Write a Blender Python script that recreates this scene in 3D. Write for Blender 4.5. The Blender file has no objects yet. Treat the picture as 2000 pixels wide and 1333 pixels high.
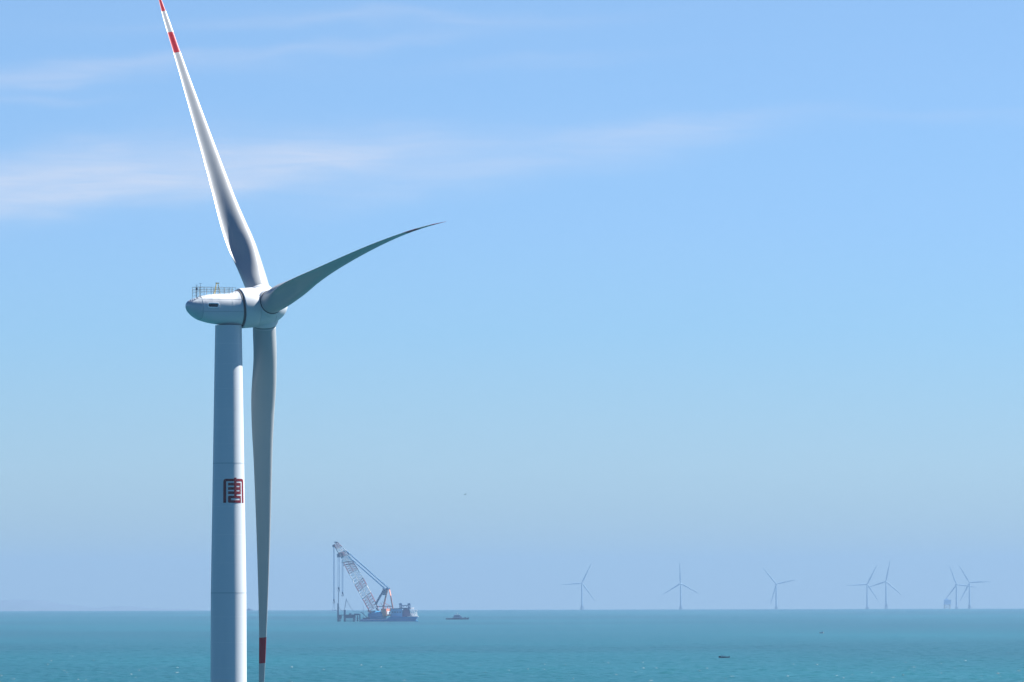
import bpy, math, random
import numpy as np
from mathutils import Vector
R = math.radians
rnd = random.Random(7)
sc = bpy.context.scene

# ------------------------------------------------------------------ camera, world, sun
F = 11600.0                       # focal length in pixels of the 2000 px wide photograph
CAMZ = 30.0
EARTH = 7.4e6                     # effective earth radius (with refraction)
DIP = 0.00285
PITCH = math.atan(525 / F) - DIP
ROLL = R(0.14)
cam_d = bpy.data.cameras.new("camera")
cam = bpy.data.objects.new("camera", cam_d)
sc.collection.objects.link(cam)
cam_d.sensor_width = 36
cam_d.lens = 36 * F / 2000
cam_d.clip_start = 1
cam_d.clip_end = 200000
cam.location = (0, 0, CAMZ)
cam.rotation_mode = 'QUATERNION'
from mathutils import Euler, Matrix
cam.rotation_quaternion = (Matrix.Rotation(R(90) + PITCH, 3, 'X') @ Matrix.Rotation(ROLL * -1, 3, 'Z')).to_quaternion()
sc.camera = cam

SUN_AZ = 22.0                     # degrees behind the picture plane, to the right
SUN_EL = 50.0
sd = Vector((math.cos(R(SUN_AZ)) * math.cos(R(SUN_EL)), math.sin(R(SUN_AZ)) * math.cos(R(SUN_EL)), math.sin(R(SUN_EL))))
sun_d = bpy.data.lights.new("sun", 'SUN')
sun = bpy.data.objects.new("sun", sun_d)
sc.collection.objects.link(sun)
sun_d.energy = 5.0
sun_d.angle = R(0.53)
sun_d.color = (1.0, 0.935, 0.87)
sun.rotation_euler = (-sd).to_track_quat('-Z', 'Y').to_euler()

world = bpy.data.worlds.new("World")
sc.world = world
world.use_nodes = True
wt = world.node_tree
wt.nodes.clear()
def N(t, typ, **kw):
    n = t.nodes.new(typ)
    for k, v in kw.items():
        setattr(n, k, v)
    return n
def mth(t, op, a, b=None, c=None):
    n = t.nodes.new('ShaderNodeMath'); n.operation = op
    for i, v in enumerate((a, b, c)):
        if v is None: continue
        if isinstance(v, (int, float)): n.inputs[i].default_value = v
        else: t.links.new(v, n.inputs[i])
    return n.outputs[0]
def mixc(t, fac, a, b, mode='MIX'):
    n = t.nodes.new('ShaderNodeMix'); n.data_type = 'RGBA'; n.blend_type = mode
    for s, v in ((n.inputs[0], fac), (n.inputs[6], a), (n.inputs[7], b)):
        if isinstance(v, (int, float)): s.default_value = v
        elif isinstance(v, tuple): s.default_value = (*v, 1) if len(v) == 3 else v
        else: t.links.new(v, s)
    return n.outputs[2]
sky = N(wt, 'ShaderNodeTexSky', sky_type='NISHITA', sun_disc=False)
sky.sun_elevation = R(SUN_EL)
sky.sun_rotation = math.atan2(sd.x, sd.y)
sky.altitude = 0
sky.air_density = 1.0
sky.dust_density = 0.1
sky.ozone_density = 4.0
SKY_TINT = (0.353, 0.482, 0.674)
# thin cirrus drawn as directions in the sky: azimuth / elevation in units of 0.01 rad
tc = N(wt, 'ShaderNodeTexCoord')
sep = N(wt, 'ShaderNodeSeparateXYZ'); wt.links.new(tc.outputs['Generated'], sep.inputs[0])
az = mth(wt, 'MULTIPLY', mth(wt, 'ARCTAN2', sep.outputs[0], sep.outputs[1]), 100.0)
el = mth(wt, 'MULTIPLY', mth(wt, 'ARCSINE', sep.outputs[2]), 100.0)
mr = mth(wt, 'MAXIMUM', mth(wt, 'DIVIDE', el, 60.0), 0.0)
ramp = N(wt, 'ShaderNodeValToRGB'); wt.links.new(mr, ramp.inputs[0])
cr_ = ramp.color_ramp; cr_.interpolation = 'B_SPLINE' if False else 'LINEAR'
STOPS = [(0.0, (.90, .92, .97)), (.035, (1.02, 1.06, 1.12)), (.073, (.93, 1.05, 1.16)), (.103, (1.0, 1.05, 1.16)), (.163, (1.14, 1.08, 1.07)), (.5, (.55, .72, .85)), (1.0, (.48, .68, .84))]
for i_, (p_, c_) in enumerate(STOPS):
    e_ = cr_.elements[i_] if i_ < 2 else cr_.elements.new(p_)
    e_.position = p_; e_.color = tuple(a_ * b_ for a_, b_ in zip(c_, SKY_TINT)) + (1,)
tinted = mixc(wt, 1.0, sky.outputs[0], ramp.outputs[0], 'MULTIPLY')
comb = N(wt, 'ShaderNodeCombineXYZ'); wt.links.new(az, comb.inputs[0]); wt.links.new(el, comb.inputs[1])
def noise(t, vec, sx, sy, scale, detail=4, rough=0.55, dist=0.0, sz=1.0):
    mp = N(t, 'ShaderNodeMapping'); mp.inputs['Scale'].default_value = (sx, sy, sz)
    t.links.new(vec, mp.inputs[0])
    n = N(t, 'ShaderNodeTexNoise'); n.inputs['Scale'].default_value = scale
    n.inputs['Detail'].default_value = detail; n.inputs['Roughness'].default_value = rough
    n.inputs['Distortion'].default_value = dist
    t.links.new(mp.outputs[0], n.inputs['Vector'])
    return n.outputs[0]
warp = noise(wt, comb.outputs[0], 0.25, 0.8, 1.0, 3)
elw = mth(wt, 'ADD', el, mth(wt, 'MULTIPLY', mth(wt, 'SUBTRACT', warp, 0.5), 0.9))
def wisp(px, py, hw, hh, slope, amp):
    a0 = (px - 1000) / F * 100; e0 = ((1191.5 - py) / F - DIP) * 100
    w = hw / F * 100; h = hh / F * 100
    da = mth(wt, 'SUBTRACT', az, a0)
    de = mth(wt, 'SUBTRACT', mth(wt, 'SUBTRACT', elw, e0), mth(wt, 'MULTIPLY', da, slope))
    q = mth(wt, 'ADD', mth(wt, 'POWER', mth(wt, 'ABSOLUTE', mth(wt, 'DIVIDE', da, w)), 2.0),
            mth(wt, 'POWER', mth(wt, 'ABSOLUTE', mth(wt, 'DIVIDE', de, h)), 2.0))
    return mth(wt, 'MULTIPLY', mth(wt, 'EXPONENT', mth(wt, 'MULTIPLY', q, -1.0)), amp)
tot = None
for w_ in ((60, 355, 420, 58, 0.12, .85), (600, 318, 340, 44, 0.10, .8), (1290, 258, 230, 26, 0.06, .42), (950, 345, 330, 34, 0.16, .36),
           (120, 148, 330, 18, 0.04, .42), (620, 98, 300, 12, 0.12, .25), (700, 40, 420, 16, 0.03, .25), (120, 400, 200, 22, 0.1, .45),
           (60, 190, 130, 10, 0.0, .3), (1050, 120, 200, 14, .05, .14), (1850, 235, 260, 14, .02, .12)):
    x = wisp(*w_)
    tot = x if tot is None else mth(wt, 'ADD', tot, x)
fib = noise(wt, comb.outputs[0], 0.32, 3.4, 1.3, 7, 0.64, 0.8)
cl = mth(wt, 'MULTIPLY', tot, mth(wt, 'MAXIMUM', mth(wt, 'MULTIPLY_ADD', fib, 1.2, 0.12), 0.0))
veil = mth(wt, 'MULTIPLY', noise(wt, comb.outputs[0], 0.12, 0.5, 1.0, 4, 0.6), 0.06)
cl = mth(wt, 'MINIMUM', mth(wt, 'MULTIPLY', mth(wt, 'ADD', cl, veil), 0.50), 0.8)
CLOUD = (5.3, 4.9, 4.85)
cloudy = mixc(wt, cl, tinted, CLOUD)
bg = N(wt, 'ShaderNodeBackground'); bg.inputs[1].default_value = 0.05
wt.links.new(cloudy, bg.inputs[0])
wo = N(wt, 'ShaderNodeOutputWorld'); wt.links.new(bg.outputs[0], wo.inputs[0])

sc.view_settings.view_transform = 'Standard'
sc.view_settings.look = 'None'
sc.view_settings.gamma = 1
sc.view_settings.exposure = 1.9
sc.cycles.volume_bounces = 1
sc.cycles.max_bounces = 6
sc.cycles.use_denoising = True

# ------------------------------------------------------------------ geometry helpers
def unproj(px, py, y):
    """point seen at pixel (px, py) of the photograph at world depth y"""
    cr, sr = math.cos(ROLL), math.sin(ROLL)
    a = px - 1000; b = py - 666.5
    u = a * cr - b * sr; w = a * sr + b * cr
    cp, sp = math.cos(PITCH), math.sin(PITCH)
    dx = u / F; dz = -w / F
    k = y / (cp - dz * sp)
    return Vector((dx * k, y, CAMZ + (sp + dz * cp) * k))
def sea_z(x, y):
    return -(x * x + y * y) / (2 * EARTH)

MATS = {}
def mat(name, col, rough=0.5, metal=0.0, spec=0.5, var=0.0, vscale=1.0, stretch=(1, 1, 1), bump=0.0):
    if name in MATS: return MATS[name]
    m = bpy.data.materials.new(name); m.use_nodes = True
    t = m.node_tree; b = t.nodes['Principled BSDF']
    b.inputs['Base Color'].default_value = (*col, 1)
    b.inputs['Roughness'].default_value = rough
    b.inputs['Metallic'].default_value = metal
    b.inputs['Specular IOR Level'].default_value = spec
    if var:
        tcn = N(t, 'ShaderNodeTexCoord')
        n1 = noise(t, tcn.outputs['Object'], *stretch[:2], vscale, 6, 0.6, 0.2, stretch[2])
        f = mth(t, 'MULTIPLY_ADD', n1, 2 * var, 1 - var)
        cc = N(t, 'ShaderNodeCombineColor')
        for i in range(3): t.links.new(mth(t, 'MULTIPLY', f, col[i]), cc.inputs[i])
        t.links.new(cc.outputs[0], b.inputs['Base Color'])
        t.links.new(mth(t, 'MULTIPLY_ADD', n1, 0.25, rough - 0.12), b.inputs['Roughness'])
    MATS[name] = m
    return m

WHITE = mat('turbine_paint', (0.41, 0.45, 0.485), 0.42, var=0.05, vscale=0.5, stretch=(1, 1, 0.12))
BLADEW = mat('blade_gelcoat', (0.25, 0.275, 0.29), 0.38, var=0.04, vscale=0.35, stretch=(1, 1, 1))
RED = mat('blade_red', (0.22, 0.003, 0.010), 0.4, spec=.15, var=0.06, vscale=0.6)
EMB = mat('emblem_red', (0.115, 0.0012, 0.007), 0.6, spec=.15, var=0.04)
DARK = mat('dark_gap', (0.015, 0.018, 0.022), 0.6, var=0.1)
SEAM = mat('seam_line', (0.20, 0.25, 0.29), 0.6, var=0.1)
GALV = mat('galvanised_rail', (0.46, 0.42, 0.34), 0.5, 0.3, var=0.15, vscale=2)
YEL = mat('yellow_steel', (0.42, 0.33, 0.10), 0.5, var=0.15, vscale=2)

def link(o): sc.collection.objects.link(o)
def mesh_obj(name, V, Fc, m, parent=None, smooth=True, origin=None, mats=None, midx=None, sharp=None):
    org = np.array(origin if origin is not None else (parent_loc(parent) if parent else (0, 0, 0)), float)
    me = bpy.data.meshes.new(name)
    A = np.asarray(V, float) - org
    me.from_pydata(A.tolist(), [], Fc)
    for mm in (mats or [m]): me.materials.append(mm)
    if midx is not None: me.polygons.foreach_set('material_index', midx)
    if smooth: me.polygons.foreach_set('use_smooth', [True] * len(me.polygons))
    me.update()
    if sharp is not None: me.set_sharp_from_angle(angle=R(sharp))
    o = bpy.data.objects.new(name, me); link(o)
    if parent:
        o.parent = parent
        o.location = org - np.array(parent_loc(parent))
    else: o.location = org
    return o
def parent_loc(p):
    v = Vector((0, 0, 0))
    while p: v = v + p.location; p = p.parent
    return v
def thing(name, loc, label, cat, group=None):
    o = bpy.data.objects.new(name, None); link(o); o.location = loc
    o.empty_display_size = 2
    tag(o, label, cat, group); return o
def tag(o, label, cat, group=None):
    o['label'] = label; o['category'] = cat
    if group: o['group'] = group
class MB:
    def __init__(s): s.v = []; s.f = []
    def add(s, V, Fc):
        k = len(s.v); s.v += [tuple(x) for x in V]; s.f += [tuple(i + k for i in f) for f in Fc]
    def beam(s, a, b, w, n=4, w2=None):
        a = Vector(a); b = Vector(b); d = (b - a)
        if d.length < 1e-6: return
        d.normalize(); up = Vector((0, 0, 1)) if abs(d.z) < 0.95 else Vector((0, 1, 0))
        x = d.cross(up).normalized(); y = x.cross(d)
        w2 = w if w2 is None else w2; V = []
        for c, ww in ((a, w), (b, w2)):
            for i in range(n):
                t = 2 * math.pi * (i + .5) / n; r = ww / 2 / math.cos(math.pi / n)
                V.append(c + x * math.cos(t) * r + y * math.sin(t) * r)
        Fc = [(i, (i + 1) % n, n + (i + 1) % n, n + i) for i in range(n)] + [tuple(range(n))[::-1], tuple(range(n, 2 * n))]
        s.add(V, Fc)
    def box(s, c, sz):
        c = Vector(c); V = [c + Vector((sx * sz[0] / 2, sy * sz[1] / 2, sz_ * sz[2] / 2)) for sx in (-1, 1) for sy in (-1, 1) for sz_ in (-1, 1)]
        s.add(V, [(0, 1, 3, 2), (4, 6, 7, 5), (0, 4, 5, 1), (2, 3, 7, 6), (0, 2, 6, 4), (1, 5, 7, 3)])
    def prism(s, pts, y0, y1):
        """closed outline in x,z extruded along y"""
        n = len(pts); V = [(p[0], y0, p[1]) for p in pts] + [(p[0], y1, p[1]) for p in pts]
        s.add(V, [(i, (i + 1) % n, n + (i + 1) % n, n + i) for i in range(n)] + [tuple(range(n))[::-1], tuple(range(n, 2 * n))])
    def revolve(s, o, ax, prof, n=64, caps=True):
        o = Vector(o); ax = Vector(ax).normalized(); up = Vector((0, 0, 1)) if abs(ax.z) < .9 else Vector((0, 1, 0))
        x = ax.cross(up).normalized(); y = x.cross(ax); V = []
        for (t, r) in prof:
            r = max(r, 1e-3)
            for i in range(n):
                a = 2 * math.pi * i / n; V.append(o + ax * t + (x * math.cos(a) + y * math.sin(a)) * r)
        m = len(prof); Fc = [(j * n + i, j * n + (i + 1) % n, (j + 1) * n + (i + 1) % n, (j + 1) * n + i) for j in range(m - 1) for i in range(n)]
        if caps: Fc += [tuple(range(n))[::-1], tuple(range((m - 1) * n, m * n))]
        s.add(V, Fc)
    def build(s, name, m, parent=None, smooth=False, sharp=None, origin=None):
        return mesh_obj(name, s.v, s.f, m, parent, smooth, origin, sharp=sharp)

# ------------------------------------------------------------------ the sea: one curved sheet with real waves
def build_sea():
    fine = np.arange(-0.105, 0.105, 0.00045)
    outer = np.concatenate([np.linspace(0.105, math.pi, 60), np.linspace(-math.pi, -0.105, 60)[1:-1]])
    th = np.concatenate([fine, outer]); th = np.unique(np.round(th, 7))
    th = th[:-1] if abs(th[-1] - math.pi) < 1e-5 and abs(th[0] + math.pi) < 1e-5 else th
    rs = [3.0]
    while rs[-1] < 30000:
        r = rs[-1]
        if r < 1750: st = max(3, r * 0.08)
        elif r < 3400: st = 2.4
        elif r < 6500: st = 2.4 + (r - 3400) * 0.004
        else: st = 15 + (r - 6500) * 0.02
        rs.append(r + st)
    rs = np.array(rs); nr, nt = len(rs), len(th)
    T, RR = np.meshgrid(th, rs)
    X = RR * np.sin(T); Y = RR * np.cos(T)
    rg = np.random.RandomState(3)
    Z = np.zeros_like(X)
    wind = R(262)
    infov = np.abs(T) < 0.106
    for i in range(46):
        L = 3.2 * (17 / 3.2) ** rg.rand()
        d = wind + rg.randn() * 0.75
        k = 2 * math.pi / L; a = 0.0056 * L
        Z += a * np.sin(k * (X * math.cos(d) + Y * math.sin(d)) + rg.rand() * 6.283)
    fade = np.clip((5200 - RR) / 3200, 0, 1) * np.clip((RR - 1750) / 150, 0, 1)
    Z = Z * fade * infov
    H = Z.copy()
    Z = Z - RR ** 2 / (2 * EARTH)
    V = np.stack([X, Y, Z], -1).reshape(-1, 3)
    V = np.vstack([V, [[0, 0, 0]]])
    i0 = np.arange(nt); i1 = (i0 + 1) % nt
    base = (np.arange(nr - 1) * nt)[:, None]
    q = np.stack([base + i0, base + i1, base + nt + i1, base + nt + i0], -1).reshape(-1, 4)
    tri = np.stack([np.full(nt, nr * nt), i1, i0], -1)
    # orient up: (theta increasing is clockwise from above)
    q = q[:, ::-1]; tri = tri[:, ::1]
    me = bpy.data.meshes.new('sea')
    nl = q.size + tri.size
    me.vertices.add(len(V)); me.vertices.foreach_set('co', V.ravel())
    me.loops.add(nl); me.loops.foreach_set('vertex_index', np.concatenate([q.ravel(), tri.ravel()]).astype(np.int32))
    me.polygons.add(len(q) + len(tri))
    ls = np.concatenate([np.arange(len(q)) * 4, len(q) * 4 + np.arange(len(tri)) * 3]).astype(np.int32)
    me.polygons.foreach_set('loop_start', ls)
    me.polygons.foreach_set('use_smooth', [True] * (len(q) + len(tri)))
    me.update(calc_edges=True); me.validate()
    o = bpy.data.objects.new('sea', me); link(o); o['kind'] = 'structure'
    return o, (X, Y, Z, H, RR, T)
sea, SG = build_sea()
m = bpy.data.materials.new('sea_water'); m.use_nodes = True
t = m.node_tree; b = t.nodes['Principled BSDF']
geo = N(t, 'ShaderNodeNewGeometry')
patch = noise(t, geo.outputs['Position'], 1, 0.6, 0.0011, 4, 0.55)
fine_ = noise(t, geo.outputs['Position'], 1, 0.10, 0.13, 3, 0.65)
SEA_A = (0.0010, 0.041, 0.058); SEA_B = (0.0016, 0.068, 0.089)
c1 = mixc(t, mth(t, 'MULTIPLY_ADD', patch, 3.0, -1.0), SEA_A, SEA_B)
c2 = mixc(t, mth(t, 'MULTIPLY_ADD', fine_, 2.4, -0.75), c1, (0.012, 0.13, 0.18))
t.nodes.remove(t.nodes['Principled BSDF'])
b = N(t, 'ShaderNodeBsdfPrincipled')
t.links.new(c1, b.inputs['Base Color'])
b.inputs['Roughness'].default_value = 0.45
b.inputs['IOR'].default_value = 1.33
b.inputs['Specular IOR Level'].default_value = 0.36
bn = noise(t, geo.outputs['Position'], 1, 0.5, 0.55, 4, 0.6)
bp = N(t, 'ShaderNodeBump'); bp.inputs['Strength'].default_value = 0.5; bp.inputs['Distance'].default_value = 0.5
t.links.new(bn, bp.inputs['Height']); t.links.new(bp.outputs[0], b.inputs['Normal'])
t.links.new(b.outputs[0], t.nodes['Material Output'].inputs[0])
sea.data.materials.append(m)

# whitecaps riding the crests
FOAM = mat('foam', (0.10, 0.15, 0.17), 0.8, var=0.1, vscale=2)
def build_foam():
    X, Y, Z, H, RR, T = SG
    ok = (np.abs(T) < 0.095) & (RR > 1850) & (RR < 4200)
    thr = np.percentile(H[ok], 96)
    cand = np.argwhere(ok & (H > thr))
    rg = np.random.RandomState(11)
    sel = cand[rg.choice(len(cand), 420, replace=False)]
    mb = MB(); cnt = 0
    for i, j in sel:
        r = RR[i, j]
        if rg.rand() > math.exp(-(r - 1900) / 600) * 0.7: continue
        c = Vector((X[i, j], Y[i, j], Z[i, j] - 0.05))
        L = rg.uniform(0.22, .75) * (1.7 if rg.rand() < 0.12 else 1); hh = rg.uniform(.05, .13); n = 9
        for blob in range(rg.randint(2, 4)):
            cc = c + Vector((rg.uniform(-L, L) * .6, rg.uniform(-.6, .6), 0)); l = L * rg.uniform(.3, .7)
            V = []; ring = 10
            for a in range(ring):
                ta = 2 * math.pi * a / ring; q = rg.uniform(.8, 1.15)
                V.append(cc + Vector((math.cos(ta) * l * q, math.sin(ta) * .8 * q, -.1)))
            for a in range(ring):
                ta = 2 * math.pi * a / ring; q = rg.uniform(.5, .8)
                V.append(cc + Vector((math.cos(ta) * l * q, math.sin(ta) * .5 * q, hh * rg.uniform(.6, 1))))
            V.append(cc + Vector((0, 0, hh * 1.2)))
            mb.add(V, [(a, (a + 1) % ring, ring + (a + 1) % ring, ring + a) for a in range(ring)] + [(ring + a, ring + (a + 1) % ring, 2 * ring) for a in range(ring)])
        cnt += 1
    o = mb.build('sea_foam', FOAM, smooth=True)
    tag(o, 'small scattered white foam crests on the near blue green sea', 'foam'); o['kind'] = 'stuff'
build_foam()

# faint hills beyond the horizon at the left
def build_hills():
    prof = [(-900, 1176), (-700, 1166), (-520, 1172), (-380, 1163), (-250, 1173), (-120, 1168), (-40, 1175), (0, 1173), (20, 1171.5), (34, 1169.5), (48, 1172.5), (60, 1172), (74, 1170.5), (90, 1174), (105, 1178.5),
            (125, 1180.5), (150, 1182.5), (180, 1187), (215, 1184.5), (250, 1183), (285, 1187), (340, 1189), (420, 1193), (520, 1197)]
    D = 26500.; px = [p[0] for p in prof]; py = [p[1] for p in prof]
    nx, ny = 260, 24; V = []; Fc = []
    for j in range(ny):
        q = j / (ny - 1) * 2 - 1
        for i in range(nx):
            p = px[0] + (px[-1] - px[0]) * i / (nx - 1)
            w = unproj(p, np.interp(p, px, py), D)
            g = sea_z(w.x, D)
            h = (w.z - g) * (1 - q * q) + 5 * math.sin(i * .31 + j * 1.3) * math.sin(i * .13 - j * .7) * (1 - q * q) * abs(q)
            V.append((w.x, D + q * 1300, g - 2 + max(h, 0)))
    for j in range(ny - 1):
        for i in range(nx - 1):
            a = j * nx + i; Fc.append((a, a + 1, a + nx + 1, a + nx))
    o = mesh_obj('hills', V, Fc, mat('hill_ground', (0.035, 0.06, 0.085), 0.9, var=0.3, vscale=0.004))
    o['kind'] = 'structure'
build_hills()

# ------------------------------------------------------------------ the big turbine
D0 = 1040.
PSI, TILT = R(22.963), R(5.15)
Hh = unproj(515.895, 599.19, D0)
AX = Vector((math.cos(PSI) * math.cos(TILT), math.sin(PSI) * math.cos(TILT), math.sin(TILT)))
AH = Vector((math.cos(PSI), math.sin(PSI), 0))
U = Vector((math.sin(PSI), -math.cos(PSI), 0))
VV = AX.cross(U)
if VV.z < 0: VV = -VV
TH0, ROT, CONE, PRE = -0.70748, 76.344, 0.0496, -0.427
CH = [4.0, 4.442, 4.979, 4.549, 3.840, 2.955, 2.169, 1.415, 1.088, 0.25]
SN_ = [0.045, .12, .2, .27, .35, .5, .65, .8, .9, 1.0]
BE = [R(x) for x in (109.78, 102.42, 97.85, 94.0, 90.05, 87.96)]
TN_ = [.045, .2, .35, .5, .75, 1.0]
BANDS = (.804, .868, .931)
FLA = (-.627, 1.551, -.846); FLS = (1.48, 1.327, -2.29); CUA = (-.614, -.639, -1.111); CUS = (2.111, 2.506, -.221)
def pchip(x, y, q):
    h = [x[i + 1] - x[i] for i in range(len(x) - 1)]; d = [(y[i + 1] - y[i]) / h[i] for i in range(len(h))]
    mm = [0.0] * len(x); mm[0] = d[0]; mm[-1] = d[-1]
    for i in range(1, len(x) - 1):
        if d[i - 1] * d[i] > 0:
            w1 = 2 * h[i] + h[i - 1]; w2 = h[i] + 2 * h[i - 1]; mm[i] = (w1 + w2) / (w1 / d[i - 1] + w2 / d[i])
    i = 0
    while i < len(x) - 2 and q > x[i + 1]: i += 1
    s = (q - x[i]) / h[i]
    return (2 * s**3 - 3 * s**2 + 1) * y[i] + (s**3 - 2 * s**2 + s) * h[i] * mm[i] + (-2 * s**3 + 3 * s**2) * y[i + 1] + (s**3 - s**2) * h[i] * mm[i + 1]
def smst(q): q = min(1, max(0, q)); return q * q * (3 - 2 * q)
def yt(x): return 5 * (.2969 * math.sqrt(x) - .1260 * x - .3516 * x**2 + .2843 * x**3 - .1015 * x**4)
def blade_mesh(k, nsec=36, stations=None):
    th = TH0 + k * 2 * math.pi / 3
    e = U * math.sin(th) + VV * math.cos(th); tt = U * math.cos(th) - VV * math.sin(th)
    S = stations; V = []
    for s in S:
        r = s * ROT; c = pchip(SN_, CH, s); be = pchip(TN_, BE, s)
        w = smst((s - .05) / .15); tcr = float(np.interp(s, [.045, .15, .25, .4, .6, .8, 1], [1, .6, .38, .28, .23, .19, .16]))
        ax = .5 + (.37 - .5) * smst((s - .04) / .3)
        LE = AX * math.sin(be) - tt * math.cos(be); NN = -AX * math.cos(be) - tt * math.sin(be)
        cen = Hh + e * r + AX * (CONE * r + (PRE + FLA[k]) * s**2 + CUA[k] * s**4) + tt * (FLS[k] * s**2 + CUS[k] * s**4)
        for i in range(nsec):
            a = 2 * math.pi * i / nsec; x = (1 - math.cos(a)) / 2
            cam_ = 1.25 * (.8 if a < math.pi else 2.35) * tcr * x**2.7 * (1 - x) * smst((s - .05) / .13)
            y = (1 if a < math.pi else -1) * yt(x) * tcr
            cx, cy = .5 - .5 * math.cos(a), .5 * math.sin(a)
            X_, Y_ = (1 - w) * cx + w * x, (1 - w) * cy + w * y + cam_
            V.append(cen + LE * ((ax - X_) * c) + NN * (Y_ * c))
    n = nsec; Fc = []; mi = []
    for j in range(len(S) - 1):
        sm_ = (S[j] + S[j + 1]) / 2; red = BANDS[0] < sm_ < BANDS[1] or sm_ > BANDS[2]
        for i in range(n):
            Fc.append((j * n + i, j * n + (i + 1) % n, (j + 1) * n + (i + 1) % n, (j + 1) * n + i)); mi.append(1 if red else 0)
    Fc.append(tuple(range(n))[::-1]); mi.append(0)
    Fc.append(tuple(range((len(S) - 1) * n, len(S) * n))); mi.append(1)
    return V, Fc, mi, e
HS = -6.66
TB = Hh + AH * HS                                  # tower axis
tower_xy = (TB.x, TB.y)
base = Vector((TB.x, TB.y, sea_z(TB.x, TB.y)))
turb = thing('wind_turbine', base, 'giant white wind turbine with red banded blades and a red emblem on its tower', 'wind turbine')
def z_at(py): return unproj(447, py, TB.y).z
PXM = F / TB.y
# tower
tw = [(z_at(636), 52.0), (z_at(700), 54.2), (z_at(750), 56), (z_at(905), 61), (z_at(1000), 64.2), (z_at(1080), 66.9), (z_at(1158), 69.4), (z_at(1333), 70.6), (z_at(1450), 71.2), (base.z - 4, 71.6)]
zs = [a for a, _ in tw][::-1]; ws = [b_ / PXM / 2 for _, b_ in tw][::-1]
def tw_r(z): return float(np.interp(z, zs, ws))
mb = MB(); zz = np.linspace(zs[0], zs[-1], 60)
mb.revolve((TB.x, TB.y, 0), (0, 0, 1), [(z, tw_r(z)) for z in zz], 128)
mb.build('tower', WHITE, turb, smooth=True, sharp=50)
tower = turb.children[0]
def ring(name, z, h, pr, m_, par):
    mb = MB(); r = tw_r(z)
    mb.revolve((TB.x, TB.y, 0), (0, 0, 1), [(z - h / 2, r - .05), (z - h / 2, r + pr), (z + h / 2, r + pr), (z + h / 2, r - .05)], 128, False)
    return mb.build(name, m_, par, smooth=True, sharp=40)
for py in (905.5, 1158.5):
    ring('flange_seam', z_at(py), .10, .012, SEAM, tower)
WELD = mat('weld_line', (0.52, 0.54, 0.55), 0.5, var=0.05)
for py in (672, 712, 760, 800, 835, 868, 935, 990, 1045, 1100, 1205, 1255, 1305):
    ring('weld_seam', z_at(py), .05, .006, WELD, tower)
# emblem
def emblem():
    def rrect(x, y, x0, y0, x1, y1, rad=(0, 0, 0, 0)):
        if not (x0 <= x <= x1 and y0 <= y <= y1): return False
        for (cx, cy, r, sx, sy) in ((x0, y0, rad[0], 1, 1), (x1, y0, rad[1], -1, 1), (x1, y1, rad[2], -1, -1), (x0, y1, rad[3], 1, -1)):
            if r and (x - cx) * sx < r and (y - cy) * sy < r:
                if (x - cx - sx * r) ** 2 + (y - cy - sy * r) ** 2 > r * r: return False
        return True
    # x in degrees about the tower (0..84.6), y in 0..455 downwards (5.2 units per degree)
    k = 455 / 87.0
    def inside(x, y):
        x = x * k
        W = 84.6 * k; c0, c1 = 38.6 * k, 48.2 * k
        if c0 <= x <= c1 and y <= 335: return True
        if rrect(x, y, 0, 20, W, 470, (52, 52, 0, 0)) and not rrect(x, y, 10.4 * k, 66, W - 10.4 * k, 480, (14, 14, 0, 0)): return True
        il, ir = 16.8 * k, W - 16.8 * k
        for (a, b_) in ((93, 143), (170, 220), (248, 297)):
            if il <= x <= c1 and a <= y <= b_: return True
            if c1 <= x <= ir and a <= y <= b_: return True
        if rrect(x, y, ir - 28, 93, ir, 297, (0, 26, 0, 0)): return True
        if rrect(x, y, ir - 28, 93, ir, 297): return not (x > ir - 18 and y < 111)
        if rrect(x, y, il, 327, ir, 455, (26, 0, 0, 26)) and not rrect(x, y, il + 54, 373, ir - 30, 407): return True
        return False
    nx, ny = 170, 182
    z0, z1 = z_at(934), z_at(983)
    face = math.atan2(-TB.x, TB.y)          # direction to the camera, measured from -Y towards +X
    V = []; Fc = []; idx = {}
    def vert(i, j, layer):
        key = (i, j, layer)
        if key not in idx:
            a = face + R(-18.7 + 84.6 * i / nx); z = z0 + (z1 - z0) * j / ny
            r = tw_r(z) + (0.028 if layer else 0.004)
            idx[key] = len(V); V.append((TB.x + math.sin(a) * r, TB.y - math.cos(a) * r, z))
        return idx[key]
    g = [[inside((i + .5) / nx * 84.6, (j + .5) / ny * 455) for i in range(nx)] for j in range(ny)]
    for j in range(ny):
        for i in range(nx):
            if not g[j][i]: continue
            Fc.append((vert(i, j + 1, 1), vert(i + 1, j + 1, 1), vert(i + 1, j, 1), vert(i, j, 1)))
            for di, dj, a_, b_ in ((-1, 0, (i, j), (i, j + 1)), (1, 0, (i + 1, j + 1), (i + 1, j)), (0, -1, (i + 1, j), (i, j)), (0, 1, (i, j + 1), (i + 1, j + 1))):
                ii, jj = i + di, j + dj
                if not (0 <= ii < nx and 0 <= jj < ny and g[jj][ii]):
                    Fc.append((vert(*a_, 1), vert(*b_, 1), vert(*b_, 0), vert(*a_, 0)))
    o = mesh_obj('emblem', V, Fc, EMB, tower, smooth=False)
    o['label'] = 'dark red square seal character on the tower'
emblem()
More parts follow.
